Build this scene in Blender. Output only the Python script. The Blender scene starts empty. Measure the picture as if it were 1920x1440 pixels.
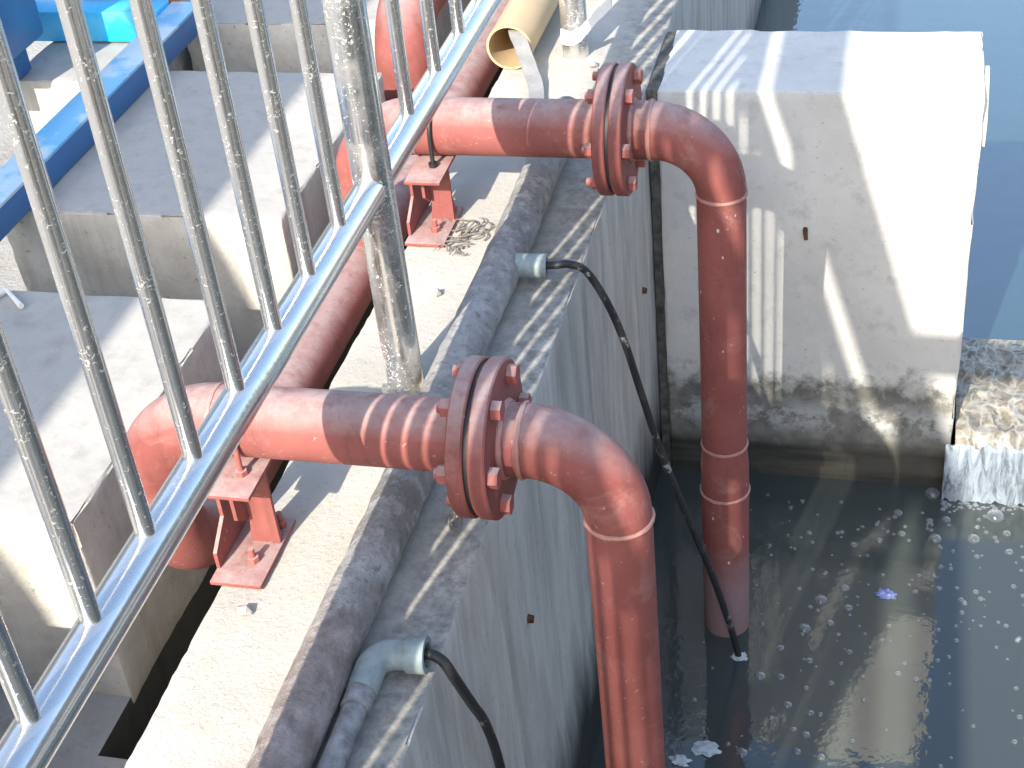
import bpy, bmesh, math, random
from mathutils import Vector, Matrix, noise
random.seed(7)
S = bpy.context.scene
R = math.radians

# ------------------------------------------------------------------ camera, sky, sun, exposure
cam_d = bpy.data.cameras.new('camera'); cam = bpy.data.objects.new('camera', cam_d)
S.collection.objects.link(cam); S.camera = cam
cam_d.sensor_width = 36.0; cam_d.lens = 2830.2 / 1920 * 36
cam_d.clip_start = 0.02; cam_d.clip_end = 2000
rt = Vector((0.96981046, 0.22588512, -0.091889))
dn = Vector((0.05998242, -0.58619586, -0.80794586))
fw = Vector((-0.2363679, 0.77804262, -0.58204802))
cam.matrix_world = Matrix(((rt.x, -dn.x, -fw.x, 0.665), (rt.y, -dn.y, -fw.y, -1.8962),
                           (rt.z, -dn.z, -fw.z, 1.7723), (0, 0, 0, 1)))
SUN_EL, SUN_AZ = R(35.6), R(12.7)          # light travels towards +y, a little towards +x
world = bpy.data.worlds.new('World'); S.world = world; world.use_nodes = True
wn = world.node_tree.nodes; wl = world.node_tree.links
bgn = wn['Background']; sky = wn.new('ShaderNodeTexSky'); sky.sky_type = 'NISHITA'
sky.sun_disc = False; sky.sun_elevation = SUN_EL; sky.sun_rotation = R(180) + SUN_AZ
sky.air_density = 1.2; sky.dust_density = 1.6; sky.ozone_density = 1.3
wl.new(sky.outputs[0], bgn.inputs['Color']); bgn.inputs['Strength'].default_value = 0.15
sd = bpy.data.lights.new('sun', 'SUN'); sun = bpy.data.objects.new('sun', sd)
S.collection.objects.link(sun)
sd.energy = 3.0; sd.angle = R(0.53); sd.color = (1.0, 0.93, 0.82)
ldir = Vector((math.sin(SUN_AZ) * math.cos(SUN_EL), math.cos(SUN_AZ) * math.cos(SUN_EL), -math.sin(SUN_EL)))
sun.rotation_euler = ldir.to_track_quat('-Z', 'Y').to_euler(); sun.location = (-2, -6, 6)
S.view_settings.view_transform = 'Standard'; S.view_settings.look = 'None'
S.view_settings.gamma = 1.0; S.view_settings.exposure = 1.48; S.view_settings.use_curve_mapping = False
S.render.engine = 'CYCLES'
S.cycles.max_bounces = 8

# ------------------------------------------------------------------ material helpers
class NT:
    def __init__(self, name):
        self.m = bpy.data.materials.new(name); self.m.use_nodes = True
        self.t = self.m.node_tree; self.b = self.t.nodes['Principled BSDF']
        self.out = self.t.nodes['Material Output']
        self.co = self.t.nodes.new('ShaderNodeTexCoord').outputs['Object']
    def n(self, kind, **kw):
        nd = self.t.nodes.new('ShaderNode' + kind)
        for k, v in kw.items():
            if hasattr(nd, k) and k not in nd.inputs: setattr(nd, k, v)
        for k, v in kw.items():
            k2 = k.replace('_', ' ')
            for key in (k, k2):
                if key in nd.inputs:
                    self.set(nd.inputs[key], v); break
        return nd
    def set(self, sock, v):
        if isinstance(v, bpy.types.NodeSocket): self.t.links.new(v, sock)
        else: sock.default_value = v
    def p(self, **kw):
        for k, v in kw.items(): self.set(self.b.inputs[k.replace('_', ' ')], v)
    def mp(self, scale=(1, 1, 1), rot=(0, 0, 0), src=None):
        return self.n('Mapping', Vector=src or self.co, Scale=scale, Rotation=rot).outputs[0]
    def noise(self, scale, detail=4, rough=.55, src=None, dist=0):
        return self.n('TexNoise', Vector=src or self.co, Scale=scale, Detail=detail, Roughness=rough, Distortion=dist).outputs['Fac']
    def voro(self, scale, src=None, feature='F1'):
        return self.n('TexVoronoi', feature=feature, Vector=src or self.co, Scale=scale).outputs['Distance']
    def ramp(self, fac, *stops):
        nd = self.n('ValToRGB'); self.t.links.new(fac, nd.inputs[0]); e = nd.color_ramp.elements
        while len(e) < len(stops): e.new(0.5)
        for el, (p, c) in zip(e, stops):
            el.position = p; el.color = (c, c, c, 1) if not isinstance(c, tuple) else (*c, 1)
        return nd.outputs[0]
    def mix(self, fac, a, b, mode='MIX'):
        nd = self.t.nodes.new('ShaderNodeMix'); nd.data_type = 'RGBA'; nd.blend_type = mode
        for i, v in ((0, fac), (6, a), (7, b)):
            if isinstance(v, tuple): v = (*v, 1)
            self.set(nd.inputs[i], v)
        return nd.outputs[2]
    def math(self, op, a, b=0.0, c=0.0):
        nd = self.n('Math', operation=op)
        self.set(nd.inputs[0], a); self.set(nd.inputs[1], b); self.set(nd.inputs[2], c)
        return nd.outputs[0]
    def xyz(self): return self.n('SeparateXYZ', Vector=self.co).outputs
    def bump(self, h, strength=.5, dist=.005, normal=None):
        nd = self.n('Bump', Height=h, Strength=strength, Distance=dist)
        if normal: self.t.links.new(normal, nd.inputs['Normal'])
        return nd.outputs[0]

def concrete(name, c1, c2, speck=(.12, .11, .10), amount=.62, bump=.6, big=3.0, fine=70):
    t = NT(name)
    big_n = t.noise(big, 6, .6); mid = t.noise(18, 5, .6); fn = t.noise(fine, 5, .7)
    col = t.mix(t.ramp(big_n, (.35, 0.), (.65, 1.)), c1, c2)
    col = t.mix(t.math('MULTIPLY', t.ramp(mid, (.45, 0.), (.75, 1.)), .35), col, tuple(x * .72 for x in c1))
    col = t.mix(t.math('MULTIPLY', t.ramp(fn, (amount, 0.), (amount + .08, 1.)), .75), col, speck)
    drip = t.noise(1, 5, .65, t.mp((16, 16, 1.6)))
    col = t.mix(t.math('MULTIPLY', t.ramp(drip, (.52, 0.), (.70, 1.)), .4), col, tuple(x * .55 for x in c1))
    h = t.math('ADD', t.math('MULTIPLY', fn, .5), mid)
    t.p(Base_Color=col, Roughness=.9, Normal=t.bump(h, bump, .008)); t.b.inputs['Specular IOR Level'].default_value = .25
    return t.m

M = {}
# top of the tank wall: sandy pale mortar, dirtier on the strip beside the grey pipe
def wall_top():
    t = NT('wall_top'); x = t.xyz()[0]
    fn = t.noise(85, 5, .7); mid = t.noise(14, 6, .65); big = t.noise(3, 5, .6); v = t.voro(48)
    col = t.mix(t.ramp(big, (.35, 0.), (.65, 1.)), (.41, .39, .345), (.51, .485, .435))
    col = t.mix(t.math('MULTIPLY', t.ramp(mid, (.5, 0.), (.72, 1.)), .5), col, (.50, .42, .32))
    edge = t.math('ADD', x, t.math('MULTIPLY', mid, .14))
    dirt = t.ramp(edge, (-.06 + .0, 0.), (.03, 1.))
    dm = t.n('MapRange', Value=edge); dm.inputs[1].default_value = -.12; dm.inputs[2].default_value = .02
    dmask = t.math('MULTIPLY', dm.outputs[0], t.ramp(t.noise(32, 6, .7), (.38, .15), (.62, 1.)))
    col = t.mix(t.math('MULTIPLY', dmask, .85), col, (.17, .165, .16))
    col = t.mix(t.math('MULTIPLY', t.ramp(fn, (.58, 0.), (.68, 1.)), .5), col, (.25, .22, .18))
    col = t.mix(t.ramp(v, (.03, .5), (.08, 0.)), col, (.18, .16, .14))
    h = t.math('ADD', t.math('MULTIPLY', fn, .6), mid)
    t.p(Base_Color=col, Roughness=.92, Normal=t.bump(h, .55, .008)); t.b.inputs['Specular IOR Level'].default_value = .2
    return t.m
M['wall_top'] = wall_top()
# formwork face of the wall: streaked grey, darker and greener near the water
def wall_side():
    t = NT('wall_side'); o = t.xyz(); z = o[2]
    s1 = t.noise(1.0, 6, .6, t.mp((1, 9, 1.8), (R(20), 0, 0)), 1.0)
    s2 = t.noise(1.0, 5, .6, t.mp((1, 15, 1.6), (R(-16), 0, 0)), .6)
    s3 = t.noise(1.0, 5, .65, t.mp((1, 5, 1.2), (R(30), 0, 0)), .8)
    f = t.noise(60, 5, .7)
    col = t.mix(t.ramp(s1, (.33, 0.), (.66, 1.)), (.37, .35, .32), (.54, .515, .475))
    col = t.mix(t.math('MULTIPLY', t.ramp(s2, (.48, 0.), (.68, 1.)), .7), col, (.62, .595, .55))
    col = t.mix(t.math('MULTIPLY', t.ramp(s3, (.50, 0.), (.72, 1.)), .35), col, (.17, .17, .16))
    col = t.mix(t.math('MULTIPLY', t.ramp(f, (.58, 0.), (.7, 1.)), .5), col, (.13, .13, .12))
    wet = t.math('ADD', z, t.math('MULTIPLY', s1, .30))
    w = t.n('MapRange', Value=wet); w.inputs[1].default_value = -.72; w.inputs[2].default_value = -1.02
    col = t.mix(w.outputs[0], col, (.035, .038, .034))
    t.p(Base_Color=col, Roughness=.85, Normal=t.bump(t.math('ADD', s2, t.math('MULTIPLY', f, .5)), .35, .005))
    t.b.inputs['Specular IOR Level'].default_value = .25
    return t.m
M['wall_side'] = wall_side()
# cross wall: pale plaster with a stained tide mark
def cross():
    t = NT('cross_wall'); o = t.xyz(); z = o[2]
    b = t.noise(3.2, 6, .65); f = t.noise(75, 5, .7); m = t.noise(13, 6, .7)
    hs = t.noise(1.0, 5, .6, t.mp((2.2, 1, 26)))
    col = t.mix(t.ramp(b, (.36, 0.), (.64, 1.)), (.56, .55, .52), (.66, .65, .61))
    col = t.mix(t.math('MULTIPLY', t.ramp(m, (.54, 0.), (.70, 1.)), .45), col, (.34, .34, .33))
    col = t.mix(t.math('MULTIPLY', t.ramp(f, (.63, 0.), (.70, 1.)), .55), col, (.16, .15, .14))
    zz = t.math('ADD', z, t.math('MULTIPLY', t.math('SUBTRACT', m, .5), .34))
    g = t.n('MapRange', Value=zz); g.inputs[1].default_value = -.90; g.inputs[2].default_value = -.99
    col = t.mix(t.math('MULTIPLY', g.outputs[0], .93), col, t.mix(t.ramp(m, (.4, 0.), (.6, 1.)), (.115, .115, .10), (.22, .21, .18)))
    # lime bloom inside the tide mark
    d = t.math('ABSOLUTE', t.math('ADD', z, 1.075)); band = t.n('MapRange', Value=d)
    band.inputs[1].default_value = .075; band.inputs[2].default_value = .02
    bl = t.math('MULTIPLY', band.outputs[0], t.ramp(t.noise(11, 7, .75), (.47, 0.), (.56, 1.)))
    col = t.mix(t.math('MULTIPLY', bl, .8), col, (.44, .45, .44))
    lw = t.n('MapRange', Value=z); lw.inputs[1].default_value = -1.15; lw.inputs[2].default_value = -1.2
    col = t.mix(t.math('MULTIPLY', lw.outputs[0], .9), col, t.mix(t.ramp(hs, (.4, 0.), (.6, 1.)), (.03, .03, .026), (.075, .068, .052)))
    t.p(Base_Color=col, Roughness=.88, Normal=t.bump(t.math('ADD', m, t.math('MULTIPLY', f, .4)), .45, .006))
    t.b.inputs['Specular IOR Level'].default_value = .25
    return t.m
M['cross'] = cross()
M['plinth'] = concrete('plinth_concrete', (.385, .37, .34), (.44, .42, .385), amount=.72, bump=.25, big=2.0)
M['plinth_side'] = concrete('plinth_rough', (.47, .44, .38), (.58, .555, .49), (.22, .20, .17), .62, .7, 7, 45)
M['ground'] = concrete('ground_concrete', (.34, .33, .31), (.40, .39, .37), amount=.64, bump=1.2, big=9)
M['slab'] = concrete('slab_concrete', (.40, .38, .35), (.46, .44, .40))
M['mortar'] = concrete('mortar', (.58, .50, .40), (.66, .60, .50), amount=.6, bump=1.0, big=12)
M['tank'] = concrete('tank_floor', (.05, .055, .05), (.07, .07, .06))

def red_paint(name, scale_z=None, c1=(.225, .066, .056), c2=(.290, .094, .080)):
    t = NT(name)
    b = t.noise(7, 6, .65); f = t.noise(90, 4, .6); sm = t.noise(26, 5, .7)
    col = t.mix(t.ramp(b, (.36, 0.), (.64, 1.)), c1, c2)
    nz = t.n('SeparateXYZ', Vector=t.n('NewGeometry').outputs['Normal']).outputs[2]
    up = t.ramp(nz, (.40, 0.), (.92, 1.))
    dust = t.math('MULTIPLY', up, t.ramp(sm, (.32, .35), (.62, .85)))
    col = t.mix(dust, col, (.40, .315, .30))
    col = t.mix(t.math('MULTIPLY', t.ramp(f, (.66, 0.), (.72, 1.)), .5), col, (.55, .42, .36))
    col = t.mix(t.math('MULTIPLY', t.ramp(sm, (.62, 0.), (.74, 1.)), .55), col, (.20, .06, .05))
    run = t.noise(1, 5, .65, t.mp((24, 24, 3.0)))
    col = t.mix(t.math('MULTIPLY', t.ramp(run, (.55, 0.), (.70, 1.)), .45), col, (.13, .045, .035))
    chalk = t.noise(4.5, 7, .75, None, 1.5)
    col = t.mix(t.math('MULTIPLY', t.ramp(chalk, (.54, 0.), (.66, 1.)), .35), col, (.42, .24, .21))
    rough = t.ramp(b, (.3, .6), (.7, .8))
    if scale_z is not None:      # lime film near the water line, a few droppings above it
        z = t.xyz()[2]; zz = t.math('ADD', z, t.math('MULTIPLY', sm, .12))
        g = t.n('MapRange', Value=zz); g.inputs[1].default_value = scale_z; g.inputs[2].default_value = scale_z - .16
        col = t.mix(t.math('MULTIPLY', g.outputs[0], .8), col, (.30, .21, .21))
        v = t.voro(22, t.mp((1, 1, .6)))
        col = t.mix(t.ramp(v, (.055, 1.), (.08, 0.)), col, (.6, .55, .5))
    t.p(Base_Color=col, Roughness=rough, Normal=t.bump(t.math('ADD', sm, t.math('MULTIPLY', f, .3)), .22, .004))
    t.b.inputs['Specular IOR Level'].default_value = .35
    return t.m
M['red'] = red_paint('red_primer'); M['red_lime'] = red_paint('red_primer_limed', -.93)
M['bead'] = red_paint('red_weld', c1=(.40, .17, .13), c2=(.50, .26, .22))
M['rustbolt'] = red_paint('painted_bolt', c1=(.38, .12, .10), c2=(.30, .08, .065))

def old_pipe():
    t = NT('weathered_pipe'); o = t.xyz()
    a = t.noise(22, 7, .72); b = t.noise(5, 6, .65); c = t.noise(55, 5, .7)
    v = t.voro(38, t.mp((1, .55, 1)))
    col = t.mix(t.ramp(b, (.38, 0.), (.62, 1.)), (.21, .20, .19), (.36, .35, .335))
    col = t.mix(t.ramp(a, (.50, 0.), (.60, .85)), col, (.42, .41, .395))
    col = t.mix(t.math('MULTIPLY', t.ramp(c, (.56, 0.), (.68, 1.)), .55), col, (.085, .08, .075))
    brn = t.n('MapRange', Value=t.math('ADD', o[1], t.math('MULTIPLY', b, .5))); brn.inputs[1].default_value = .06; brn.inputs[2].default_value = -.16
    col = t.mix(t.math('MULTIPLY', brn.outputs[0], .88), col, t.mix(t.ramp(a, (.4, 0.), (.65, 1.)), (.22, .175, .155), (.36, .31, .285)))
    h = t.math('ADD', t.math('MULTIPLY', a, 1.2), t.math('ADD', t.math('MULTIPLY', c, .4), t.math('MULTIPLY', t.ramp(v, (.05, 0.), (.4, 1.)), .6)))
    t.p(Base_Color=col, Roughness=.85, Normal=t.bump(h, 1.0, .008)); t.b.inputs['Specular IOR Level'].default_value = .25
    return t.m
M['old_pipe'] = old_pipe()

def steel(name, base=(.72, .71, .69), rough=.24, spots=.5, tarnish=.0, metal=.86):
    t = NT(name)
    sl = t.noise(9, 4, .6); st = t.noise(70, 3, .5); sp = t.noise(150, 3, .6, None, 1.0)
    clump = t.ramp(t.noise(11, 4, .6), (.48, 0.), (.66, 1.))
    spot = t.math('MULTIPLY', t.ramp(t.math('ADD', sp, t.math('MULTIPLY', clump, .10)), (.64, 0.), (.68, 1.)), spots)
    dirt = t.math('MULTIPLY', t.ramp(t.noise(16, 6, .72), (.44, 0.), (.7, 1.)), tarnish)
    col = t.mix(dirt, base, (.30, .27, .22)); col = t.mix(spot, col, (.80, .79, .76))
    met = t.math('MULTIPLY', metal, t.math('SUBTRACT', 1.0, t.math('MAXIMUM', spot, t.math('MULTIPLY', dirt, .6))))
    rg = t.math('ADD', t.math('MULTIPLY', sl, .16), t.math('ADD', rough - .08, t.math('MULTIPLY', t.math('MAXIMUM', spot, dirt), .4)))
    t.p(Base_Color=col, Metallic=met, Roughness=rg, Normal=t.bump(t.math('ADD', t.math('MULTIPLY', st, .25), t.math('ADD', t.math('MULTIPLY', sl, .6), t.math('MULTIPLY', spot, .15))), .2, .004))
    return t.m
M['steel'] = steel('polished_steel', rough=.18, spots=.15, metal=.88)
M['steel_bal'] = steel('spotted_steel', rough=.15, spots=.35, tarnish=.06, metal=.92)
M['steel_post'] = steel('stained_steel', rough=.16, spots=.7, tarnish=.45, metal=.92)

def plain(name, c, rough=.6, var=.18, spec=.4, sc=12, bump=.15, metal=0.0):
    t = NT(name); a = t.noise(sc, 6, .65)
    col = t.mix(t.ramp(a, (.3, 0.), (.7, 1.)), tuple(x * (1 - var) for x in c), tuple(min(1, x * (1 + var)) for x in c))
    t.p(Base_Color=col, Roughness=rough, Metallic=metal, Normal=t.bump(t.noise(sc * 5, 5, .6), bump, .003))
    t.b.inputs['Specular IOR Level'].default_value = spec
    return t.m
M['galv'] = plain('galvanised_fitting', (.25, .295, .29), .55, .35, .4, 20, .3)
M['galv_dirty'] = plain('dirty_galvanised_pipe', (.22, .22, .22), .65, .6, .3, 30, .6)
M['black'] = plain('black_rubber', (.022, .022, .024), .5, .3, .45)
def cable_mat():
    t = NT('spattered_cable'); a = t.noise(28, 5, .7); b = t.noise(9, 4, .6)
    m = t.math('MULTIPLY', t.ramp(a, (.57, 0.), (.64, 1.)), t.ramp(b, (.48, 0.), (.62, .8)))
    t.p(Base_Color=t.mix(m, (.02, .02, .022), (.42, .40, .36)), Roughness=.55); return t.m
M['cable'] = cable_mat()
M['tan'] = plain('tan_plastic_pipe', (.52, .38, .22), .5, .08, .4, 6, .1)
M['strap'] = plain('grey_strap', (.27, .27, .265), .8, .15, .2, 30, .4)
M['cloth'] = plain('white_cloth', (.76, .75, .72), .9, .06, .1, 30, .4)
M['dry'] = plain('dry_stem', (.20, .18, .155), .9, .35, .1, 40, .3)
M['rust'] = plain('rust', (.10, .055, .035), .9, .4, .1, 60, .6)
M['joint'] = plain('joint_filler', (.11, .108, .10), .95, .55, .1, 30, 1.0)
def worn_blue(name, c, worn=(.46, .60, .70), amt=.5):
    t = NT(name); a = t.noise(3.4, 5, .6); f = t.noise(40, 4, .6)
    col = t.mix(t.math('MULTIPLY', t.ramp(a, (.50, 0.), (.56, 1.)), amt), c, worn)
    t.p(Base_Color=t.mix(t.math('MULTIPLY', t.ramp(f, (.55, 0.), (.7, 1.)), .25), col, tuple(x * .6 for x in c)), Roughness=.38)
    return t.m
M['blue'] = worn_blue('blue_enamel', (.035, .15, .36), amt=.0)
M['blue_skylit'] = worn_blue('blue_enamel_worn_skylit', (.16, .46, .72), (.60, .70, .76), .8)  # worn patches over a base lightened for sky sheen on the beam top
M['blue_sunlit'] = worn_blue('sunlit_blue_enamel', (.015, .50, .86), amt=.15)  # frame blue brightened to its sunlit tone for the cross member
M['orange'] = plain('orange_enamel', (.62, .20, .05), .4)
M['dark_sheet'] = plain('dark_sheet_metal', (.16, .15, .14), .55, .2, .4, 4)
M['brick'] = plain('grey_render', (.19, .185, .18), .9, .2, .2, 2)
M['glass'] = plain('window_glass', (.03, .04, .05), .08, .1, .6)

def water(name, body, bump, scale, rough=.02, ior=1.6):
    t = NT(name)
    a = t.noise(scale, 4, .55); b = t.noise(scale * 5, 3, .5)
    t.p(Base_Color=body, Roughness=rough, IOR=ior, Normal=t.bump(t.math('ADD', a, t.math('MULTIPLY', b, .18)), bump, .02))
    t.b.inputs['Specular IOR Level'].default_value = .5
    return t.m
M['water_front'] = water('murky_water', (.050, .060, .056, 1), .10, 7, ior=1.75)
M['water_back'] = water('blue_grey_water', (.030, .060, .066, 1), .07, 6, ior=2.8)
def foam_water():
    t = NT('rushing_water'); a = t.noise(26, 6, .7)
    src = t.mp((26, 14, 26)); wob = t.n('VectorMath', operation='ADD'); t.set(wob.inputs[0], src)
    nz = t.n('TexNoise', Vector=t.co, Scale=14.0, Detail=3.0); sc = t.n('VectorMath', operation='SCALE'); t.set(sc.inputs[0], nz.outputs['Color']); sc.inputs['Scale'].default_value = 2.2
    t.set(wob.inputs[1], sc.outputs[0])
    v = t.n('TexVoronoi', feature='DISTANCE_TO_EDGE', Vector=wob.outputs[0], Scale=1.0).outputs['Distance']
    col = t.mix(t.ramp(a, (.38, 0.), (.64, 1.)), (.14, .13, .10), (.33, .295, .23))
    col = t.mix(t.ramp(v, (.02, .55), (.16, 0.)), col, (.46, .45, .41))
    t.p(Base_Color=col, Roughness=.12, Normal=t.bump(t.math('SUBTRACT', a, t.math('MULTIPLY', v, .5)), .5, .008), IOR=1.4); return t.m
M['foam_water'] = foam_water()
def fall_mat():
    t = NT('falling_water'); a = t.noise(1, 6, .7, t.mp((38, 20, 7)), 1.2)
    col = t.mix(t.ramp(a, (.38, 0.), (.62, 1.)), (.13, .16, .19), (.31, .36, .41))
    al = t.ramp(a, (.30, .6), (.5, 1.))
    t.p(Base_Color=col, Roughness=.15, Alpha=al, Normal=t.bump(a, .6, .01)); return t.m
M['fall'] = fall_mat()
def bubble_mat():
    t = NT('bubble_film'); n = t.t.nodes
    tr = n.new('ShaderNodeBsdfTransparent'); gl = n.new('ShaderNodeBsdfGlossy'); gl.inputs['Roughness'].default_value = .06
    df = n.new('ShaderNodeBsdfDiffuse'); df.inputs['Color'].default_value = (.75, .78, .8, 1)
    lw = n.new('ShaderNodeLayerWeight'); lw.inputs['Blend'].default_value = .45
    m0 = n.new('ShaderNodeMixShader'); m0.inputs[0].default_value = .35
    t.t.links.new(gl.outputs[0], m0.inputs[1]); t.t.links.new(df.outputs[0], m0.inputs[2])
    fc = t.math('MULTIPLY_ADD', lw.outputs['Facing'], .75, .1)
    m1 = n.new('ShaderNodeMixShader'); t.t.links.new(fc, m1.inputs[0])
    t.t.links.new(tr.outputs[0], m1.inputs[1]); t.t.links.new(m0.outputs[0], m1.inputs[2])
    t.t.links.new(m1.outputs[0], t.out.inputs['Surface']); return t.m
M['bubble'] = bubble_mat()
M['foam'] = plain('foam', (.50, .52, .52), .6, .25, .4, 40, .8)
M['scrap'] = plain('blue_scrap', (.12, .15, .34), .45, .5, .5, 40, .4)

# ------------------------------------------------------------------ geometry helpers
COL = S.collection
class MB:
    def __init__(s): s.v = []; s.f = []; s.mi = []
    def add(s, v, f, mi=0):
        k = len(s.v); s.v += [tuple(p) for p in v]; s.f += [tuple(i + k for i in q) for q in f]; s.mi += [mi] * len(f); return s
    def build(s, name, mats, parent=None, smooth=True, sharp=35):
        me = bpy.data.meshes.new(name); me.from_pydata(s.v, [], s.f)
        for m in (mats if isinstance(mats, (list, tuple)) else [mats]): me.materials.append(M[m])
        me.polygons.foreach_set('material_index', s.mi)
        me.validate(); bm = bmesh.new(); bm.from_mesh(me); bmesh.ops.recalc_face_normals(bm, faces=bm.faces)
        for e in bm.edges:
            e.smooth = not (len(e.link_faces) == 2 and e.calc_face_angle(0) > R(sharp))
        for f in bm.faces: f.smooth = smooth
        bm.to_mesh(me); bm.free()
        o = bpy.data.objects.new(name, me); COL.objects.link(o)
        if parent is not None: put(o, parent)
        return o
def wloc(o):
    v = Vector(o.location)
    return v + wloc(o.parent) if o.parent else v
def put(o, parent):      # parent without moving: nothing here is rotated above the parts
    o.parent = parent; o.location = Vector(o.location) - wloc(parent)
def thing(name, label, cat, loc, group=None):
    e = bpy.data.objects.new(name, None); COL.objects.link(e); e.location = loc; e.empty_display_size = .1
    return tag(e, label, cat, group)
def tag(o, label, cat, group=None, kind=None):
    if label: o['label'] = label
    if cat: o['category'] = cat
    if group: o['group'] = group
    if kind: o['kind'] = kind
    return o
def struct(o): o['kind'] = 'structure'; return o

def tube(pts, rad, n=28, caps=True, jitter=None, squash=None):
    pts = [Vector(p) for p in pts]; k = len(pts)
    rs = rad if isinstance(rad, (list, tuple)) else [rad] * k
    T = []
    for i in range(k):
        d = (pts[min(i + 1, k - 1)] - pts[max(i - 1, 0)]); T.append(d.normalized())
    u = T[0].orthogonal().normalized()
    V = []; F = []
    for i in range(k):
        u = (u - T[i] * u.dot(T[i])).normalized(); w = T[i].cross(u)
        for j in range(n):
            a = 2 * math.pi * j / n; r = rs[i]
            p = pts[i] + (u * math.cos(a) + w * math.sin(a)) * r
            if jitter: p = pts[i] + (p - pts[i]) * (1 + jitter * noise.noise(p * 30) + jitter * .6 * noise.noise(p * 75))
            V.append(p)
    for i in range(k - 1):
        for j in range(n):
            a = i * n + j; b = i * n + (j + 1) % n; F.append((a, b, b + n, a + n))
    if caps: F.append(tuple(range(n))); F.append(tuple((k - 1) * n + j for j in range(n)))
    return V, F
def hollow(p0, p1, ro, ri, n=40):
    a, b = Vector(p0), Vector(p1); d = (b - a).normalized(); u = d.orthogonal().normalized(); w = d.cross(u); V = []; F = []
    for c, r in ((a, ro), (b, ro), (b, ri), (a, ri)):
        for j in range(n):
            t = 2 * math.pi * j / n; V.append(c + (u * math.cos(t) + w * math.sin(t)) * r)
    for s in range(4):
        for j in range(n):
            q = s * n; s2 = ((s + 1) % 4) * n; F.append((q + j, q + (j + 1) % n, s2 + (j + 1) % n, s2 + j))
    return V, F
def arc(c, r, a0, a1, ax, ay, n=14):
    c, ax, ay = Vector(c), Vector(ax), Vector(ay)
    return [c + ax * (r * math.cos(a0 + (a1 - a0) * i / n)) + ay * (r * math.sin(a0 + (a1 - a0) * i / n)) for i in range(n + 1)]
def box(x0, x1, y0, y1, z0, z1):
    V = [(x, y, z) for x in (x0, x1) for y in (y0, y1) for z in (z0, z1)]
    return V, [(0, 1, 3, 2), (4, 6, 7, 5), (0, 4, 5, 1), (2, 3, 7, 6), (0, 2, 6, 4), (1, 5, 7, 3)]
def bevel_box(x0, x1, y0, y1, z0, z1, b=.004):
    bm = bmesh.new(); bmesh.ops.create_cube(bm, size=1)
    for v in bm.verts: v.co = Vector(((x0 + x1) / 2 + v.co.x * (x1 - x0), (y0 + y1) / 2 + v.co.y * (y1 - y0), (z0 + z1) / 2 + v.co.z * (z1 - z0)))
    bmesh.ops.bevel(bm, geom=list(bm.edges), offset=b, segments=2, affect='EDGES', profile=.5)
    bm.verts.index_update(); r = [v.co.copy() for v in bm.verts], [tuple(v.index for v in f.verts) for f in bm.faces]
    bm.free(); return r
def prism(poly, axis, a, b):      # extrude a 2D polygon along an axis
    def P(u, v, w): return {'x': (w, u, v), 'y': (u, w, v), 'z': (u, v, w)}[axis]
    n = len(poly); V = [P(u, v, a) for u, v in poly] + [P(u, v, b) for u, v in poly]
    return V, [tuple(range(n)), tuple(range(n, 2 * n))] + [(i, (i + 1) % n, (i + 1) % n + n, i + n) for i in range(n)]
def ticks(a, b, step, e=.006, fine=None):
    fa, fb = fine if fine else (a, b); L = [a, a + e]; x = a + e
    while x < b - e - 1e-6:
        s = step if fa <= x <= fb else step * 12
        if x < fa < x + s: s = fa - x + 1e-4
        x = min(x + s, b - e); L.append(x)
    L.append(b); return L
def rough_box(xs, ys, zs, amp=.002, chip=.012, seed=0, side_mat=None):
    nx, ny, nz = len(xs), len(ys), len(zs); idx = {}; V = []; F = []; MI = []
    off = Vector((seed * 7.3, seed * 3.1, seed * 5.7))
    def vid(i, j, k):
        key = (i, j, k)
        if key in idx: return idx[key]
        p = Vector((xs[i], ys[j], zs[k])); nrm = Vector((0, 0, 0)); cnt = 0
        for a, (q, m) in enumerate(((i, nx), (j, ny), (k, nz))):
            if q == 0: nrm[a] = -1; cnt += 1
            elif q == m - 1: nrm[a] = 1; cnt += 1
        near = 0
        for q, m in ((i, nx), (j, ny), (k, nz)):
            if q <= 1 or q >= m - 2: near += 1
        d = amp * (noise.noise((p + off) * 9) + .5 * noise.noise((p + off) * 31))
        if cnt >= 2:
            c = noise.noise((p + off) * 11) * .6 + noise.noise((p + off) * 37) * .6
            d -= .0015 + chip * max(0, c) ** 1.3
        elif near >= 2:
            c = noise.noise((p + off) * 11) * .6 + noise.noise((p + off) * 37) * .6
            d -= .45 * chip * max(0, c - .15)
        V.append(p + nrm * d); idx[key] = len(V) - 1; return idx[key]
    def quad(a, b, c, d, m): F.append((a, b, c, d)); MI.append(m)
    for i in range(nx - 1):
        for j in range(ny - 1):
            for k in (0, nz - 1): quad(vid(i, j, k), vid(i + 1, j, k), vid(i + 1, j + 1, k), vid(i, j + 1, k), 0)
    for j in range(ny - 1):
        for k in range(nz - 1):
            for i in (0, nx - 1): quad(vid(i, j, k), vid(i, j + 1, k), vid(i, j + 1, k + 1), vid(i, j, k + 1), 1)
    for i in range(nx - 1):
        for k in range(nz - 1):
            for j in (0, ny - 1): quad(vid(i, j, k), vid(i + 1, j, k), vid(i + 1, j, k + 1), vid(i, j, k + 1), 1)
    mb = MB(); mb.v = [tuple(v) for v in V]; mb.f = F; mb.mi = MI if side_mat else [0] * len(F); return mb
def link_copy(src, loc, parent=None, rot=None, scale=None):
    o = src.copy(); COL.objects.link(o); o.parent = None; o.location = loc
    if rot is not None: o.rotation_euler = rot
    if scale is not None: o.scale = scale
    if parent is not None: put(o, parent)
    return o

GZ = -.47
ZW, ZB = -1.313, -1.09          # water levels in front of and behind the cross wall
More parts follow.
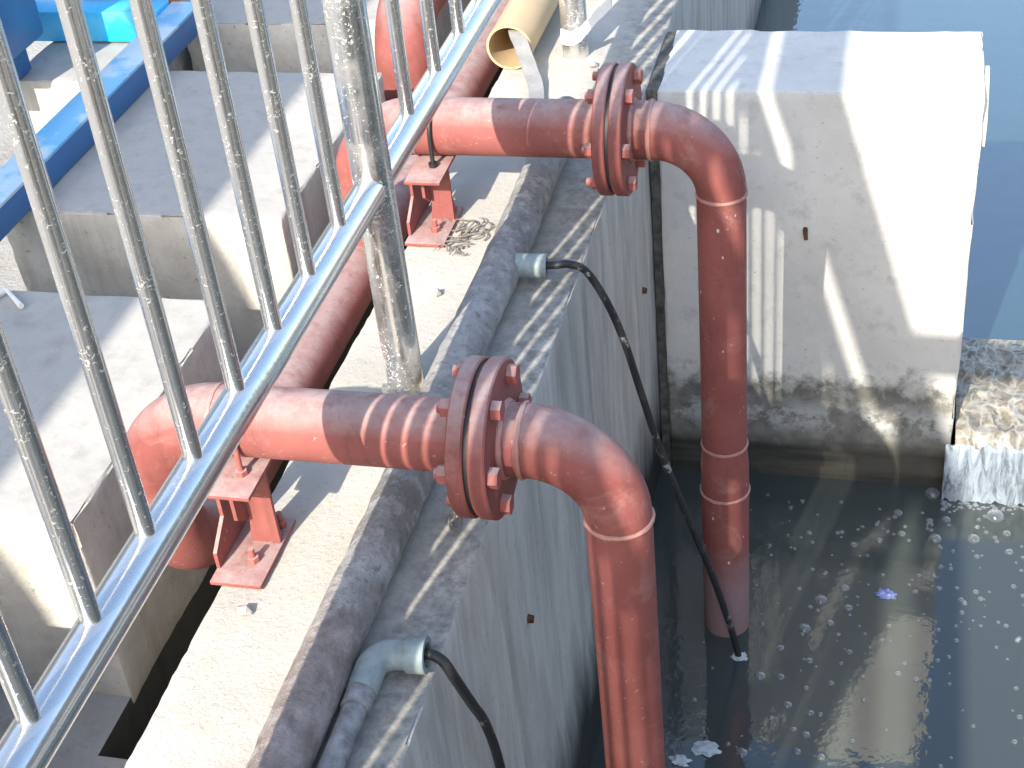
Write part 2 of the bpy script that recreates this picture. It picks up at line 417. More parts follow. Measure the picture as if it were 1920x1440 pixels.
# ------------------------------------------------------------------ setting
mb = MB()
for q in ((-600, -.782, -600, 900), (6.3, 900, -600, 900), (-.782, 6.3, -600, -5.0), (-.431, 6.3, 14.3, 900), (-.782, -.425, -5.0, -.20), (-.782, -.431, 9, 900)):
    mb.add([(q[0], q[2], GZ), (q[1], q[2], GZ), (q[1], q[3], GZ), (q[0], q[3], GZ)], [(0, 1, 2, 3)])
mb.add([(-.782, -.2, -1.5), (-.42, -.2, -1.5), (-.42, 9, -1.5), (-.782, 9, -1.5)], [(0, 1, 2, 3)], 1)
mb.add([(-.782, -.2, -1.5), (-.782, 9, -1.5), (-.782, 9, GZ), (-.782, -.2, GZ)], [(0, 1, 2, 3)], 1)
mb.add([(-.782, -.2, -1.5), (-.42, -.2, -1.5), (-.42, -.2, GZ), (-.782, -.2, GZ)], [(0, 1, 2, 3)], 1)
struct(mb.build('ground', ['ground', 'tank']))
struct(MB().add([(-.1, -5, -2.3), (6.1, -5, -2.3), (6.1, 14, -2.3), (-.1, 14, -2.3)], [(0, 1, 2, 3)]).build('tank_floor', 'tank'))
struct(MB().add([(-.05, -4.9, ZW), (6.1, -4.9, ZW), (6.1, 1.95, ZW), (-.05, 1.95, ZW)], [(0, 1, 2, 3)]).build('water', 'water_front'))
struct(MB().add([(-.05, 2.30, ZB), (6.1, 2.30, ZB), (6.1, 14.1, ZB), (-.05, 14.1, ZB)], [(0, 1, 2, 3)]).build('upper_water', 'water_back'))

tw = thing('tank_wall', 'long pale concrete tank wall carrying the steel railing and the weathered grey pipe', 'wall', (-.2, 0, -2.3))
rough_box(ticks(-.431, 0, .03), ticks(-5, 14.3, .02, fine=(-1.0, 3.4)), ticks(-2.3, 0, .05, fine=(-1.4, 0)), .0022, .016, 1, True).build('wall_body', ['wall_top', 'wall_side'], tw)
for y, z in ((1.656, -.528), (.219, -.402)):
    tube_pts = [(-.006, y, z), (.012, y + .002, z - .003)]
    MB().add(*tube(tube_pts, [.011, .008], 8, jitter=.25)).build('tie_stub', 'rust', tw)
mb = MB()
for s in range(150):
    y0 = -1.0 + s * .02
# mortar fillet along the left foot of the grey pipe
V = []; F = []
ys = [-1.2 + i * .03 for i in range(90)]
for y in ys:
    w = .016 + .012 * noise.noise(Vector((3, y * 6, 0))); h = .012 + .010 * noise.noise(Vector((9, y * 9, 0)))
    V += [(-.214 - w, y, .001), (-.205, y, .003 + max(.003, h)), (-.185, y, .004 + max(.003, h))]
for i in range(len(ys) - 1):
    for j in range(2): a = i * 3 + j; F.append((a, a + 1, a + 4, a + 3))
MB().add(V, F).build('mortar_fillet', 'mortar', tw)

cw = thing('cross_wall', 'pale concrete cross wall with tide mark standing in the tank', 'wall', (.45, 2.04, -2.3))
rough_box(ticks(.03, .885, .03), ticks(1.838, 2.245, .03), ticks(-2.3, 0, .035, fine=(-1.4, 0)), .003, .024, 2).build('wall_body', 'cross', cw)
MB().add(*box(.003, .034, 1.846, 2.238, -2.3, -.003)).build('joint_filler', 'joint', cw)
MB().add(*tube([(.436, 1.85, -.415), (.437, 1.822, -.418), (.440, 1.815, -.438)], [.007, .007, .005], 8, jitter=.3)).build('tie_stub', 'rust', cw)
MB().add(*prism([(1.862, -.16), (1.935, -.05), (1.99, .012), (1.972, .014), (1.90, -.03), (1.848, -.10)], 'x', .886, .896)).build('plaster_sliver', 'cross', cw)

for nm, q, lb in (('tank_wall', (6.0, 6.3, -5, 14.3), 'far side wall of the tank beyond the open water'), ('tank_wall', (0, 6, 14, 14.3), 'end wall closing the upper water basin')):
    tag(MB().add(*bevel_box(q[0], q[1], q[2], q[3], -2.3, -.02, .02)).build(nm, 'slab'), lb, 'wall')

# weir: a sloping slab beside the cross wall, water running over it and falling
wr = thing('weir', 'broad weir with foaming water pouring beside the cross wall', 'weir', (1.5, 1.9, -2.3))
MB().add(*prism([(2.6, -2.3), (2.6, -1.14), (1.83, -1.145), (1.81, -1.16), (1.81, -2.3)], 'x', .9, 6.0)).build('sill', 'slab', wr)
V = []; F = []; nx, ny = 150, 64
for j in range(ny):
    t = j / (ny - 1); y = 2.33 - .515 * t; zc = ZB + .001 - .022 * t ** 1.3 - .03 * max(0, t - .93) / .07
    for i in range(nx):
        x = .895 + i * .012 if i < 60 else .895 + .72 + (i - 60) * .05
        p = Vector((x * 1.0, y * .6, 0)); a = min(1, t * 3)
        h = .016 * (1 - 2 * abs(noise.noise(p * 14))) + .009 * (1 - 2 * abs(noise.noise(Vector((x * 36, y * 22, 4))))) - .014 + .003 * noise.noise(Vector((x * 90, y * 80, 8)))
        V.append((x, y, zc + a * h))
for j in range(ny - 1):
    for i in range(nx - 1): a = j * nx + i; F.append((a, a + 1, a + nx + 1, a + nx))
MB().add(V, F).build('rushing_water', 'foam_water', wr)
V = []; F = []; nz = 26
for j in range(nz):
    t = j / (nz - 1)
    for i in range(nx):
        x = .868 + i * .012 if i < 60 else .868 + .72 + (i - 60) * .05
        z = -1.128 - (.183 + .022 * noise.noise(Vector((x * 55, 7, 0))) + .012 * noise.noise(Vector((x * 130, 3, 0)))) * t
        s = noise.noise(Vector((x * 30, 1, t * .8))) + .5 * noise.noise(Vector((x * 75, 2, t * 2)))
        V.append((x + .003 * s, 1.814 - .042 * t ** .6 - .014 * s * t, z + (.02 * noise.noise(Vector((x * 40, 5, 0))) if j == 0 else 0)))
for j in range(nz - 1):
    for i in range(nx - 1): a = j * nx + i; F.append((a, a + 1, a + nx + 1, a + nx))
MB().add(V, F).build('falling_water', 'fall', wr)
mb = MB(); rnd = random.Random(21)
for k in range(110):
    x = .87 + rnd.random() ** 1.5 * 1.2; r = rnd.uniform(.003, .008); y = 1.768 - abs(rnd.gauss(0, .022))
    bm = bmesh.new(); bmesh.ops.create_icosphere(bm, subdivisions=1, radius=r); bm.verts.index_update()
    mb.add([(v.co.x * 1.4 + x, v.co.y + y, v.co.z * .6 + ZW + .002) for v in bm.verts], [tuple(v.index for v in f.verts) for f in bm.faces]); bm.free()
mb.build('splash_foam', 'bubble', wr)['kind'] = 'stuff'

# plinths left of the trench
def plinth(x0, x1, y0, y1, label, foot=True, seed=3, zt=0.0):
    p = thing('plinth', label, 'plinth', ((x0 + x1) / 2, (y0 + y1) / 2, GZ), 'concrete plinths under the blue machine frame')
    rough_box(ticks(x0, x1, .03), ticks(y0, y1, .03), ticks(GZ - .02, zt, .03), .0022, .022, seed, True).build('block', ['plinth', 'plinth_side'], p)
    return p
plinth(-2.3, -.78, -.045, .72, 'nearest smooth topped concrete plinth behind the red bend', True, 3)
plinth(-1.56, -.78, 1.084, 1.93, 'middle concrete plinth beneath the blue beam, partly shaded', True, 4)
plinth(-1.56, -.80, 2.28, 3.2, 'far concrete plinth at the top edge behind the bars', True, 5)
plinth(-2.3, -.78, -1.25, -.43, 'plinth at the lower left corner behind the bars', True, 8)
plinth(-1.95, -1.60, 1.85, 2.75, 'small lit plinth between blue beam and blue machine', False, 6, -.004)

# ------------------------------------------------------------------ blue machine frame
bf = thing('machine_frame', 'worn blue steel channel frame lying across the plinths', 'frame', (-1.5, 1.3, 0))
mb = MB()
mb.add(*bevel_box(-1.555, -1.455, -.6, 2.24, .078, .088, .002)).build('top_flange', 'blue_skylit', bf)
MB().add(*bevel_box(-1.468, -1.4605, -.6, 2.238, .004, .0775, .001)).build('web', 'blue', bf)
MB().add(*bevel_box(-1.552, -1.470, -.6, 2.236, .002, .012, .002)).build('bottom_flange', 'blue', bf)
MB().add(*bevel_box(-2.4, -1.557, 2.125, 2.225, .002, .100, .003)).build('cross_member', 'blue_sunlit', bf)
bm_ = thing('blue_machine', 'large blue machine casing at the upper left corner', 'machine', (-2.1, 1.7, 0))
MB().add(*bevel_box(-2.5, -1.84, 1.66, 1.96, .10, .62, .02)).build('casing', 'blue', bm_)
MB().add(*bevel_box(-2.45, -1.90, 1.70, 1.92, .004, .098, .004)).build('base_frame', 'blue', bm_)
oc = thing('coupling', 'orange painted coupling glimpsed above the blue cross member', 'coupling', (-1.72, 2.36, 0))
MB().add(*tube([(-1.9, 2.36, .09), (-1.60, 2.36, .09)], .06, 24)).build('sleeve', 'orange', oc)
MB().add(*tube([(-1.66, 2.36, .09), (-1.64, 2.36, .09)], .075, 24)).build('collar', 'orange', oc)
br = MB().add(*tube([(-1.36, .60, .012), (-1.32, .70, .012), (-1.25, .64, .01)], .007, 8)).build('bent_rod', 'cloth')
tag(br, 'thin pale bent rod lying on the nearest plinth', 'rod')

# ------------------------------------------------------------------ red pipework
def flange_disc(x0, x1, y, z, r, parent):
    b = .003; return MB().add(*tube([(x0, y, z), (x0 + .0001, y, z), (x0 + b, y, z), (x1 - b, y, z), (x1 - .0001, y, z), (x1, y, z)],
                               [r * .3, r - b, r, r, r - b, r * .3], 64)).build('flange', 'red', parent)
def hexbar(x0, x1, y, z, r, rot=0):
    V = []; n = 6
    for x in (x0, x1):
        for j in range(n): a = rot + j * math.pi / 3; V.append((x, y + r * math.cos(a), z + r * math.sin(a)))
    return V, [tuple(range(6)), tuple(range(6, 12))] + [(j, (j + 1) % 6, (j + 1) % 6 + 6, j + 6) for j in range(6)]
def bead(c, axis, r, parent, t=.0042):
    ax = Vector(axis); u = ax.orthogonal().normalized(); w = ax.cross(u); pts = []; n = 56
    V = []; F = []
    for j in range(n):
        a = 2 * math.pi * j / n; d = u * math.cos(a) + w * math.sin(a)
        wob = 1 + .25 * noise.noise(Vector((j * .7, c[0] * 9, c[2] * 7))); cc = Vector(c) + ax * (.002 * noise.noise(Vector((j * .35, 3, c[1]))))
        for k in range(6):
            b = 2 * math.pi * k / 6; V.append(cc + d * (r + t * wob * math.cos(b)) + ax * (t * 1.25 * wob * math.sin(b)))
    for j in range(n):
        for k in range(6): F.append((j * 6 + k, j * 6 + (k + 1) % 6, ((j + 1) % n) * 6 + (k + 1) % 6, ((j + 1) % n) * 6 + k))
    return MB().add(V, F).build('weld_bead', 'bead', parent)

def riser_assembly(label, y, hz, rh, rv, xr, xl, fx, fr, er, zend, far):
    t = thing('riser_pipe', label, 'pipe', (xr, y, ZW), 'red riser pipes crossing the tank wall')
    rd = er
    # right elbow, left elbow
    pts = arc((xr - rd, y, hz - rd), rd, R(90), R(0), (1, 0, 0), (0, 0, 1), 18)
    MB().add(*tube(pts, [rh + (rv - rh) * (i / 18) for i in range(19)], 48, False)).build('elbow', 'red', t)
    x0 = fx + .066
    MB().add(*tube([(x0 - .002, y, hz), (xr - rd, y, hz)], rh - .0005, 48, False)).build('pipe_neck', 'red', t)
    bead((xr - rd, y, hz), (1, 0, 0), rh, t); bead((x0 + .003, y, hz), (1, 0, 0), rh, t, .006)
    bead((xr, y, hz - rd), (0, 0, 1), rv, t)
    lr = .16
    MB().add(*tube([(xl + lr, y, hz), (fx + .002, y, hz)], rh, 48, False)).build('pipe_run', 'red', t)
    bead((fx - .003, y, hz), (1, 0, 0), rh, t, .006); bead((xl + lr, y, hz), (1, 0, 0), rh, t, .003)
    pts = arc((xl + lr, y, hz - lr), lr, R(90), R(180), (1, 0, 0), (0, 0, 1), 18)
    if far: pts += [(xl, y, -.13)]
    else: pts += arc((xl, y + lr, hz - lr - .06), lr, R(180), R(270), (0, 1, 0), (0, 0, 1), 18)
    MB().add(*tube(pts, rh + .001, 48, False)).build('elbow', 'red', t)
    # flange pair
    flange_disc(fx, fx + .029, y, hz, fr, t); flange_disc(fx + .037, fx + .066, y, hz, fr, t)
    MB().add(*tube([(fx + .029, y, hz), (fx + .037, y, hz)], fr - .008, 48)).build('gasket', 'black', t)
    nb = 6; rb = fr * .80
    for k in range(nb):
        a = R(57) + k * 2 * math.pi / nb; yy, zz = y + rb * math.cos(a), hz + rb * math.sin(a)
        ex = random.uniform(.012, .022)
        b = MB().add(*tube([(fx - ex - .012, yy, zz), (fx + .078, yy, zz)], .0105, 14)).build('bolt', 'rustbolt', t)
        MB().add(*hexbar(fx - .018, fx - .0005, yy, zz, .0172, random.random())).build('nut', 'rustbolt', b)
        MB().add(*hexbar(fx + .0665, fx + .083, yy, zz, .0178, random.random())).build('bolt_head', 'rustbolt', b)
    # riser
    if far:
        zs = [hz - rd, -.655, -.669, -.70, -.74, -.822, zend]; rs = [rv, rv, rv, rv * 1.03, rv * 1.085, rv * 1.09, rv * 1.09]
        MB().add(*tube([(xr, y, z) for z in zs], rs, 48, False)).build('riser', 'red_lime', t)
        bead((xr, y, -.669), (0, 0, 1), rv, t); bead((xr, y, -.822), (0, 0, 1), rv * 1.09, t)
    else:
        MB().add(*tube([(xr, y, hz - rd), (xr, y, zend)], rv, 48, False)).build('riser', 'red', t)
    return t
near = riser_assembly('nearest red riser pipe with bolted flange, running off the bottom edge', 0.0, .239, .063, .0575, .250, -.603, 0.0, .136, .15, -2.2, False)
farp = riser_assembly('farther red riser pipe with bolted flange standing before the cross wall', 1.171, .2183, .067, .0575, .285, -.585, .018, .150, .155, -2.2, True)
hp = thing('header_pipe', 'dusty red header pipe lying in the trench behind the railing', 'pipe', (-.603, 2, -1.5))
MB().add(*tube([(-.603, .1605, -.141), (-.603, 7, -.141)], .0625, 48, False)).build('pipe_run', 'red', hp)
bead((-.603, .165, -.141), (0, 1, 0), .062, hp, .004)
for y in (1.9, 3.6): MB().add(*bevel_box(-.675, -.53, y, y + .08, -1.5, -.203, .003)).build('saddle', 'plinth_side', hp)
pp = thing('branch_pipe', 'thick dusty pink bend rising beside the far plinth', 'pipe', (-.80, 2.4, GZ))
pts = [(-.80, 2.20, GZ), (-.80, 2.20, -.15)] + arc((-.80, 2.36, -.10), .16, R(180), R(90), (0, 1, 0), (0, 0, 1), 14) + [(-.80, 5, .06)]
MB().add(*tube(pts, .092, 40, False)).build('pipe_run', 'red', pp)

def support(x, y, ztop, label, wire):
    t = thing('pipe_support', label, 'pipe support', (x, y, 0), 'red pipe supports on the tank wall')
    W = .046
    MB().add(*bevel_box(x - W, x + W + .004, y - .15, y + .03, .003, .011, .0015)).build('base_plate', 'red', t)
    MB().add(*bevel_box(x - W + .006, x + W, y - .110, y + .10, ztop - .008, ztop, .0015)).build('top_plate', 'red', t)
    # web facing the viewer, right flange half and left flange with sloped foot
    MB().add(*prism([(x - .010, .011), (x + W, .011), (x + W, ztop - .008), (x + .002, ztop - .008), (x - .004, .055)], 'y', y - .038, y - .030)).build('web_plate', 'red', t)
    MB().add(*prism([(y - .115, .011), (y + .08, .011), (y + .08, ztop - .008), (y - .06, ztop - .008), (y - .06, .085), (y - .115, .045)], 'x', x - W, x - W + .007)).build('side_plate', 'red', t)
    MB().add(*prism([(y - .075, .09), (y - .0385, .06), (y - .0385, ztop - .008), (y - .075, ztop - .008)], 'x', x - .012, x - .005)).build('stiffener', 'red', t)
    for dx, dy, z in ((.014, -.090, .011), (.030, .008, .011)):
        b = MB().add(*tube([(x + dx, y + dy, z), (x + dx, y + dy, z + .030)], .006, 10)).build('anchor_bolt', 'rustbolt', t)
        V, F = hexbar(0, .011, 0, 0, .0115); MB().add([(x + dx + q[1], y + dy + q[2], z + q[0] + .001) for q in V], F).build('nut', 'rustbolt', b)
    return t
def ubolt(x, y, hz, r, ztop, t, m):
    pts = [(x, y - r - .006, ztop - .03), (x, y - r - .006, hz)] + arc((x, y, hz), r + .006, R(180), R(0), (0, 1, 0), (0, 0, 1), 20)[1:] + [(x, y + r + .006, ztop - .03)]
    u = MB().add(*tube(pts, .0052, 10)).build('u_bolt', m, t)
    for s in (-1, 1):
        V, F = hexbar(0, .010, 0, 0, .0115); MB().add([(x + q[1], y + s * (r + .006) + q[2], ztop + q[0]) for q in V], F).build('nut', m, u)
s1 = support(-.402, -.02, .1755, 'red steel pipe support under the nearer red pipe', False); ubolt(-.392, 0, .239, .063, .1755, s1, 'rustbolt')
s2 = support(-.385, 1.13, .1505, 'red steel pipe support under the farther red pipe', True); ubolt(-.375, 1.171, .2183, .067, .1505, s2, 'black')

# ------------------------------------------------------------------ weathered pipe, fittings, cables, loose pipe
N = 120
gp = MB().add(*tube([(-.161 + .002 * math.sin(i * .21), -2.0 + 3.6 * i / N, .047 + .002 * math.sin(i * .13)) for i in range(N + 1)], .0455, 40, True, .075)).build('weathered_pipe', 'old_pipe')
tag(gp, 'scaly dark grey pipe lying along the top of the tank wall', 'pipe')
fs = thing('pipe_socket', 'short grey green socket sticking out of the weathered pipe', 'pipe fitting', (-.085, .842, .05))
MB().add(*hollow((-.125, .838, .052), (-.058, .845, .050), .027, .019)).build('socket', 'galv', fs)
MB().add(*tube([(-.125, .838, .052), (-.075, .8435, .0505)], .0188, 20)).build('plug', 'black', fs)
ne = thing('elbow_fitting', 'grey green pipe elbow with a dirty stub pipe beside the weathered pipe', 'pipe fitting', (-.08, -.33, .03))
MB().add(*tube([(-.095, -1.6, .028), (-.092, -.385, .030)], .0195, 24, True, .03)).build('stub_pipe', 'galv_dirty', ne)
MB().add(*tube([(-.0925, -.43, .030), (-.0922, -.375, .031)], .0235, 24)).build('collar', 'galv_dirty', ne)
pts = [(-.092, -.395, .031)] + arc((-.054, -.350, .034), .038, R(180), R(90), (1, 0, 0), (0, 1, 0), 10) + [(-.036, -.311, .036)]
MB().add(*tube(pts, [.0255] * len(pts), 28, True)).build('elbow_body', 'galv', ne)
MB().add(*hollow((-.040, -.312, .036), (-.008, -.310, .037), .0305, .021)).build('socket', 'galv', ne)
MB().add(*tube([(-.036, -.311, .036), (-.016, -.3105, .0365)], .0208, 20)).build('plug', 'black', ne)

def smooth_path(P, n=10):
    P = [Vector(p) for p in P]; Q = [P[0] * 2 - P[1]] + P + [P[-1] * 2 - P[-2]]; out = []
    for i in range(1, len(Q) - 2):
        a, b, c, d = Q[i - 1:i + 3]
        for k in range(n):
            t = k / n; out.append(.5 * ((2 * b) + (c - a) * t + (2 * a - 5 * b + 4 * c - d) * t * t + (3 * b - a - 3 * c + d) * t ** 3))
    return out + [P[-1]]
c1 = MB().add(*tube(smooth_path([(-.085, .843, .050), (-.04, .846, .052), (-.010, .855, .050), (.024, .873, .021), (.062, .894, -.075), (.091, .910, -.185), (.119, .925, -.331), (.159, .948, -.538), (.214, .978, -.764), (.274, 1.011, -1.009), (.332, 1.043, -1.313), (.35, 1.06, -1.6)]), .0090, 14)).build('cable', 'cable')
tag(c1, 'black spattered cable hanging from the far socket down into the water', 'cable')
c2 = MB().add(*tube(smooth_path([(-.03, -.311, .036), (-.004, -.310, .040), (.018, -.313, .030), (.032, -.310, -.010), (.040, -.27, -.115), (.040, -.222, -.218), (.040, -.180, -.386), (.042, -.15, -.75), (.05, -.13, -1.5)]), .0090, 14)).build('cable', 'cable')
tag(c2, 'black spattered cable hanging over the wall edge from the elbow fitting', 'cable')

tp = MB().add(*hollow((-.402, 1.955, .068), (-.402, 6, .068), .066, .059)).build('plastic_pipe', 'tan')
tag(tp, 'open ended tan plastic pipe lying on the wall behind the far red pipe', 'pipe')
V = []; F = []; P = smooth_path([(-.402, 2.06, .095), (-.385, 1.98, .105), (-.362, 1.935, .085), (-.330, 1.88, .045), (-.295, 1.80, .018), (-.25, 1.62, .010), (-.20, 1.50, .008)], 8)
for i, p in enumerate(P):
    tg = (P[min(i + 1, len(P) - 1)] - P[max(i - 1, 0)]).normalized(); s = tg.cross(Vector((0, 0, 1))).normalized(); u = s.cross(tg)
    for a, b in ((-1, 0), (1, 0), (1, 1), (-1, 1)): V.append(p + s * (.021 * a) + u * (.006 * b + .002 * math.sin(i * .9)))
for i in range(len(P) - 1):
    for j in range(4): F.append((i * 4 + j, i * 4 + (j + 1) % 4, i * 4 + 4 + (j + 1) % 4, i * 4 + 4 + j))
F += [(0, 1, 2, 3), tuple(len(V) - 4 + j for j in range(4))]
tag(MB().add(V, F).build('strap', 'strap'), 'flat grey strap hanging out of the tan pipe', 'strap')

# ------------------------------------------------------------------ stainless railing
XP, HR, HT = -.2608, .475, 1.745
rl = thing('railing', 'polished stainless steel railing slanting across the left side', 'railing', (XP, 0, 0))
MB().add(*tube([(XP, y * .25 - 5, HR) for y in range(46)], .0308, 36)).build('lower_rail', 'steel', rl)
MB().add(*tube([(XP, -5, HT), (XP, 6.25, HT)], .0315, 36)).build('top_rail', 'steel', rl)
bal_y = [-.8959 + .1612 * i for i in range(8)] + [.661, .86, 1.053, 1.245, 1.437, 1.63, 1.82] + [2.26, 2.45, 2.64, 2.83, 3.02, 3.21] + [-1.057, -1.36, -1.52, -1.68, -1.84, -2.0, -2.16, -2.32, -2.48, -2.64]
src = MB().add(*tube([(0, 0, .012), (0, 0, .3), (0, 0, .7), (0, 0, HT - HR - .015)], .0140, 24)).build('baluster', 'steel_bal')
for i, y in enumerate(bal_y):
    o = src if i == 0 else link_copy(src, (0, 0, 0)); o.parent = None; o.location = (XP, y, HR); put(o, rl)
    o.rotation_euler = (0, 0, i * 1.3)
for y, x in ((.423, XP), (2.06, -.235), (-1.21, XP), (-2.8, XP), (3.66, XP)):
    pt = MB().add(*tube([(x, y, -.01), (x, y, HT - .02)], .0375, 36)).build('post', 'steel_post', rl)
    if y < 1 and y > 0:
        MB().add(*tube([(x - .002, y, .001), (x, y, .006), (x, y, .014)], [.052, .050, .039], 28, True, .08)).build('weld_collar', 'mortar', pt)
# wet tan base and white cloth on the far post
cl = []
pts = smooth_path([(-.262, 2.016, .082), (-.230, 2.010, .076), (-.195, 2.018, .100), (-.155, 2.03, .138), (-.118, 2.04, .170)], 6)
V = []; F = []
for i, p in enumerate(pts):
    w = .022 - .008 * i / len(pts)
    for b in (-1, 1):
        for c in (0, .008): V.append(p + Vector((.0, -c - .002, b * w)) + Vector((0, .003 * noise.noise(p * 60), .006 * noise.noise(p * 40 + Vector((b, 0, 0))))))
for i in range(len(pts) - 1):
    a = i * 4
    for q in ((0, 1, 5, 4), (2, 6, 7, 3), (0, 4, 6, 2), (1, 3, 7, 5)): F.append(tuple(a + k for k in q))
F += [(0, 2, 3, 1), tuple(len(V) - 4 + k for k in (0, 1, 3, 2))]
tag(MB().add(V, F).build('cloth_tie', 'cloth'), 'white cloth strip tied round the far railing post', 'cloth')

# ------------------------------------------------------------------ loose bits on the wall and in the water
for n_, (bx, by, lb) in enumerate(((-.30, 1.02, 'tangle of dry curled stems beside the far pipe support'), (-.055, .045, 'small dry twig on the wall under the near flange'))):
    mb = MB(); rnd = random.Random(11 + n_)
    for k in range(30 if n_ == 0 else 4):
        sp = .06 if n_ == 0 else .02
        p = Vector((bx + rnd.uniform(-sp * .8, sp * .9), by + rnd.uniform(-sp, sp), .006)); q = []; a = rnd.uniform(0, 6.28); el = rnd.uniform(.2, 1.0)
        for i in range(8):
            q.append(p.copy()); a += rnd.uniform(-.2, .9); p += Vector((math.cos(a) * .007, math.sin(a) * .007, .004 * el * math.cos(i * .45)))
            p.z = max(p.z, .004)
        mb.add(*tube(q, [.0024 * (1 - i * .06) for i in range(8)], 6))
    tag(mb.build('dry_weed', 'dry'), lb, 'weed')
peb = []
rnd = random.Random(5)
for k, (x, y) in enumerate(((-.335, .53), (-.30, .78), (-.36, -.23), (-.40, 1.72), (-.17, 1.98))):
    V, F = tube([(x - .012, y, .004), (x - .006, y, .008), (x + .004, y + .002, .009), (x + .012, y + .003, .004)], [.003, .009, .010, .003], 8, True, .3)
    tag(MB().add(V, F).build('pebble', 'slab'), 'small loose pebble lying on the pale wall top', 'pebble', 'pebbles on the wall top')

def dome(r, n=14, m=6):
    V = [(r * math.cos(R(90) * j / m) * math.cos(2 * math.pi * i / n), r * math.cos(R(90) * j / m) * math.sin(2 * math.pi * i / n), r * .8 * math.sin(R(90) * j / m)) for j in range(m) for i in range(n)] + [(0, 0, r * .8)]
    F = [(j * n + i, j * n + (i + 1) % n, (j + 1) * n + (i + 1) % n, (j + 1) * n + i) for j in range(m - 1) for i in range(n)] + [((m - 1) * n + i, (m - 1) * n + (i + 1) % n, m * n) for i in range(n)]
    return V, F
bub = [(0.842, 1.80), (0.742, 1.697), (1.024, 1.717), (0.882, 1.682), (0.833, 1.671), (0.85, 1.592), (0.961, 1.606), (1.055, 1.642), (1.059, 1.562), (0.538, 1.292), (0.601, 1.349), (0.501, 1.172), (0.569, 1.204), (0.616, 1.27), (0.442, 1.089), (0.523, 1.052), (0.451, 0.982), (0.397, 0.977), (0.617, 1.536), (0.69, 1.567), (0.755, 1.604), (0.478, 0.884), (0.539, 0.865), (0.532, 0.789), (0.515, 0.73), (0.577, 0.722), (0.377, 0.705), (0.627, 1.099)]
big = [.022, .014, .026, .014, .012, .020, .018, .012, .012, .019, .015, .018, .012, .013, .011, .011, .012, .016, .012, .012, .012, .013, .011, .013, .011, .011, .016, .010]
src = MB().add(*dome(1.0)).build('bubble', 'bubble')
for k, ((x, y), r) in enumerate(zip(bub, big)):
    o = src if k == 0 else link_copy(src, (0, 0, 0)); o.location = (x, y, ZW - .001); o.scale = (r, r, r)
    tag(o, 'clear round bubble floating on the dark water', 'bubble', 'larger bubbles on the dark water')
mb = MB(); rnd = random.Random(3)
for k in range(300):
    if k < 190: x = rnd.gauss(.85, .3); y = rnd.gauss(1.45, .28)
    else: x = rnd.uniform(.12, 1.4); y = rnd.uniform(.5, 1.75)
    if x < .08 or y > 1.74 or (x - .285) ** 2 + (y - 1.171) ** 2 < .006: continue
    r = rnd.uniform(.003, .0095); V, F = dome(r, 8, 3); mb.add([(x + a, y + b, ZW - .0005 + c) for a, b, c in V], F)
tag(mb.build('small_bubbles', 'bubble'), 'scatter of tiny bubbles over the dark water', 'bubbles', None, 'stuff')
def lump(name, mat, c, r, flat, label, cat, seed):
    bm = bmesh.new(); bmesh.ops.create_icosphere(bm, subdivisions=3, radius=1)
    for v in bm.verts:
        d = 1 + .55 * noise.noise(v.co * 2.2 + Vector((seed, 0, 0))) + .3 * noise.noise(v.co * 6 + Vector((0, seed, 0)))
        v.co = Vector((v.co.x * r * d, v.co.y * r * .7 * d, v.co.z * r * flat * d))
    bm.verts.index_update(); mb = MB().add([v.co + Vector(c) for v in bm.verts], [tuple(v.index for v in f.verts) for f in bm.faces]); bm.free()
    tag(mb.build(name, mat), label, cat)
lump('foam_clump', 'foam', (.287, .704, ZW), .034, .35, 'ragged grey foam clump beside the submerged far pipe', 'foam', 1)
lump('foam_clump', 'foam', (.225, .655, ZW), .024, .35, 'smaller foam clump nearest the bottom edge by the near riser', 'foam', 4)
lump('foam_clump', 'foam', (.335, 1.04, ZW), .022, .25, 'thin foam ring where the cable enters the water', 'foam', 6)
lump('plastic_scrap', 'scrap', (.716, 1.338, ZW), .027, .35, 'crumpled blue plastic scrap floating on the water', 'litter', 9)

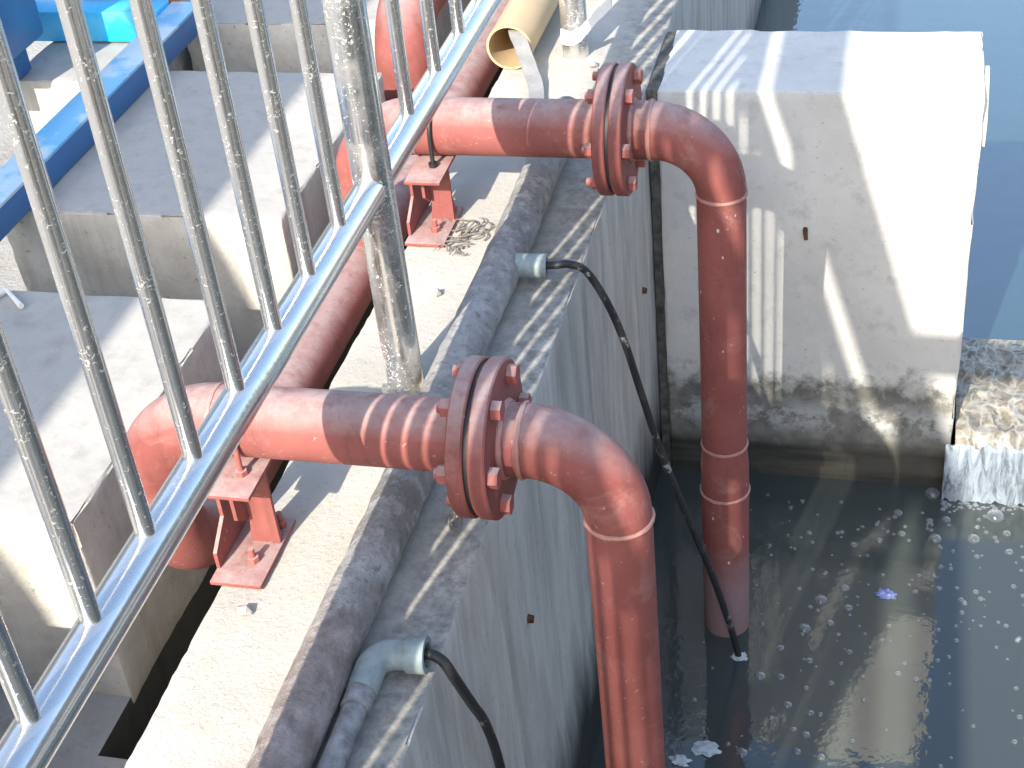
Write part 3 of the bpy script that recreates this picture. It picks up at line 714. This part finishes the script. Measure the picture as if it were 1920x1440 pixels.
# ------------------------------------------------------------------ outside the frame, unseen: mostly added to shade the place and show in the steel
wk = thing('walkway', 'concrete walkway behind the viewer, its unseen rail added to cast shade', 'walkway', (2.5, -2.7, .5))
MB().add(*bevel_box(-.1, 6.2, -3.5, -2.1, .53, .68, .01)).build('deck', 'slab', wk)
MB().add(*bevel_box(-.14, 6.2, -2.05, -1.99, 1.945, 2.07, .01)).build('shade_rail', 'dark_sheet', wk)  # unseen rail, added and made thick to throw a shade band
for x in (-.13, 1.6, 3.2, 4.8): MB().add(*tube([(x, -2.13, .53), (x, -2.02, 1.95)], .024, 16)).build('post', 'steel_post', wk)
for x in (.3, 2.5, 5.0): MB().add(*bevel_box(x, x + .3, -3.2, -2.6, -2.3, .529, .01)).build('pier', 'slab', wk)
od = thing('overhead_shade', 'unseen wide box on legs added above the plinths to shade them', 'shade_box', (-2.3, -4, GZ))
MB().add(*bevel_box(-2.41, -1.826, -8, .2, 2.5, 2.75, .01)).build('shade_box', 'dark_sheet', od)  # added overhead, out of view, to shade the plinths
for y in (-7, -3.2, 0): MB().add(*bevel_box(-2.72, -2.64, y, y + .08, GZ, 2.9, .004)).build('leg', 'dark_sheet', od)
ct = thing('overhead_shade_strip', 'unseen flat strip added above the steel railing to shade the cross wall', 'shade strip', (-.28, -4, 0))
MB().add(*bevel_box(-.298, -.168, -9, -.8, 2.235, 2.265, .004)).build('shade_strip', 'dark_sheet', ct)  # unseen strip added to cast the soft shade on the cross wall
MB().add(*bevel_box(-.350, -.2985, -2.62, -.8, 2.225, 2.30, .004)).build('shade_widener', 'dark_sheet', ct)  # added only to widen the shade of the strip
for y in (-8.4, -5.4, -2.9, -1.26): MB().add(*bevel_box(-.300, -.262, y, y + .04, -.01 if y < -5 else 1.7, 2.234, .003)).build('leg', 'dark_sheet', ct)
for nm, q, h, lb in (('added_building_right', (9, 14, -14, 10), 3.6, 'long grey building added beyond the tank for the steel to reflect'), ('added_building_left', (-16, -9, -10, 14), 4.5, 'grey building added beyond the plinths for the steel to reflect')):  # unseen buildings added as dark shapes for the steel to reflect
    b = thing(nm, lb, 'building', ((q[0] + q[1]) / 2, 0, GZ))
    MB().add(*bevel_box(*q, GZ, h, .02)).build('wall', 'brick', b)
    MB().add(*bevel_box(q[0] - .3, q[1] + .3, q[2] - .3, q[3] + .3, h + .002, h + .18, .02)).build('roof', 'slab', b)
    fx = q[0] - .012 if q[0] > 0 else q[1] - .03
    for k in range(5):
        y = q[2] + 2 + k * 4.4; MB().add(*bevel_box(fx, fx + .042, y, y + 1.6, .9, 2.3, .005)).build('window', 'glass', b)
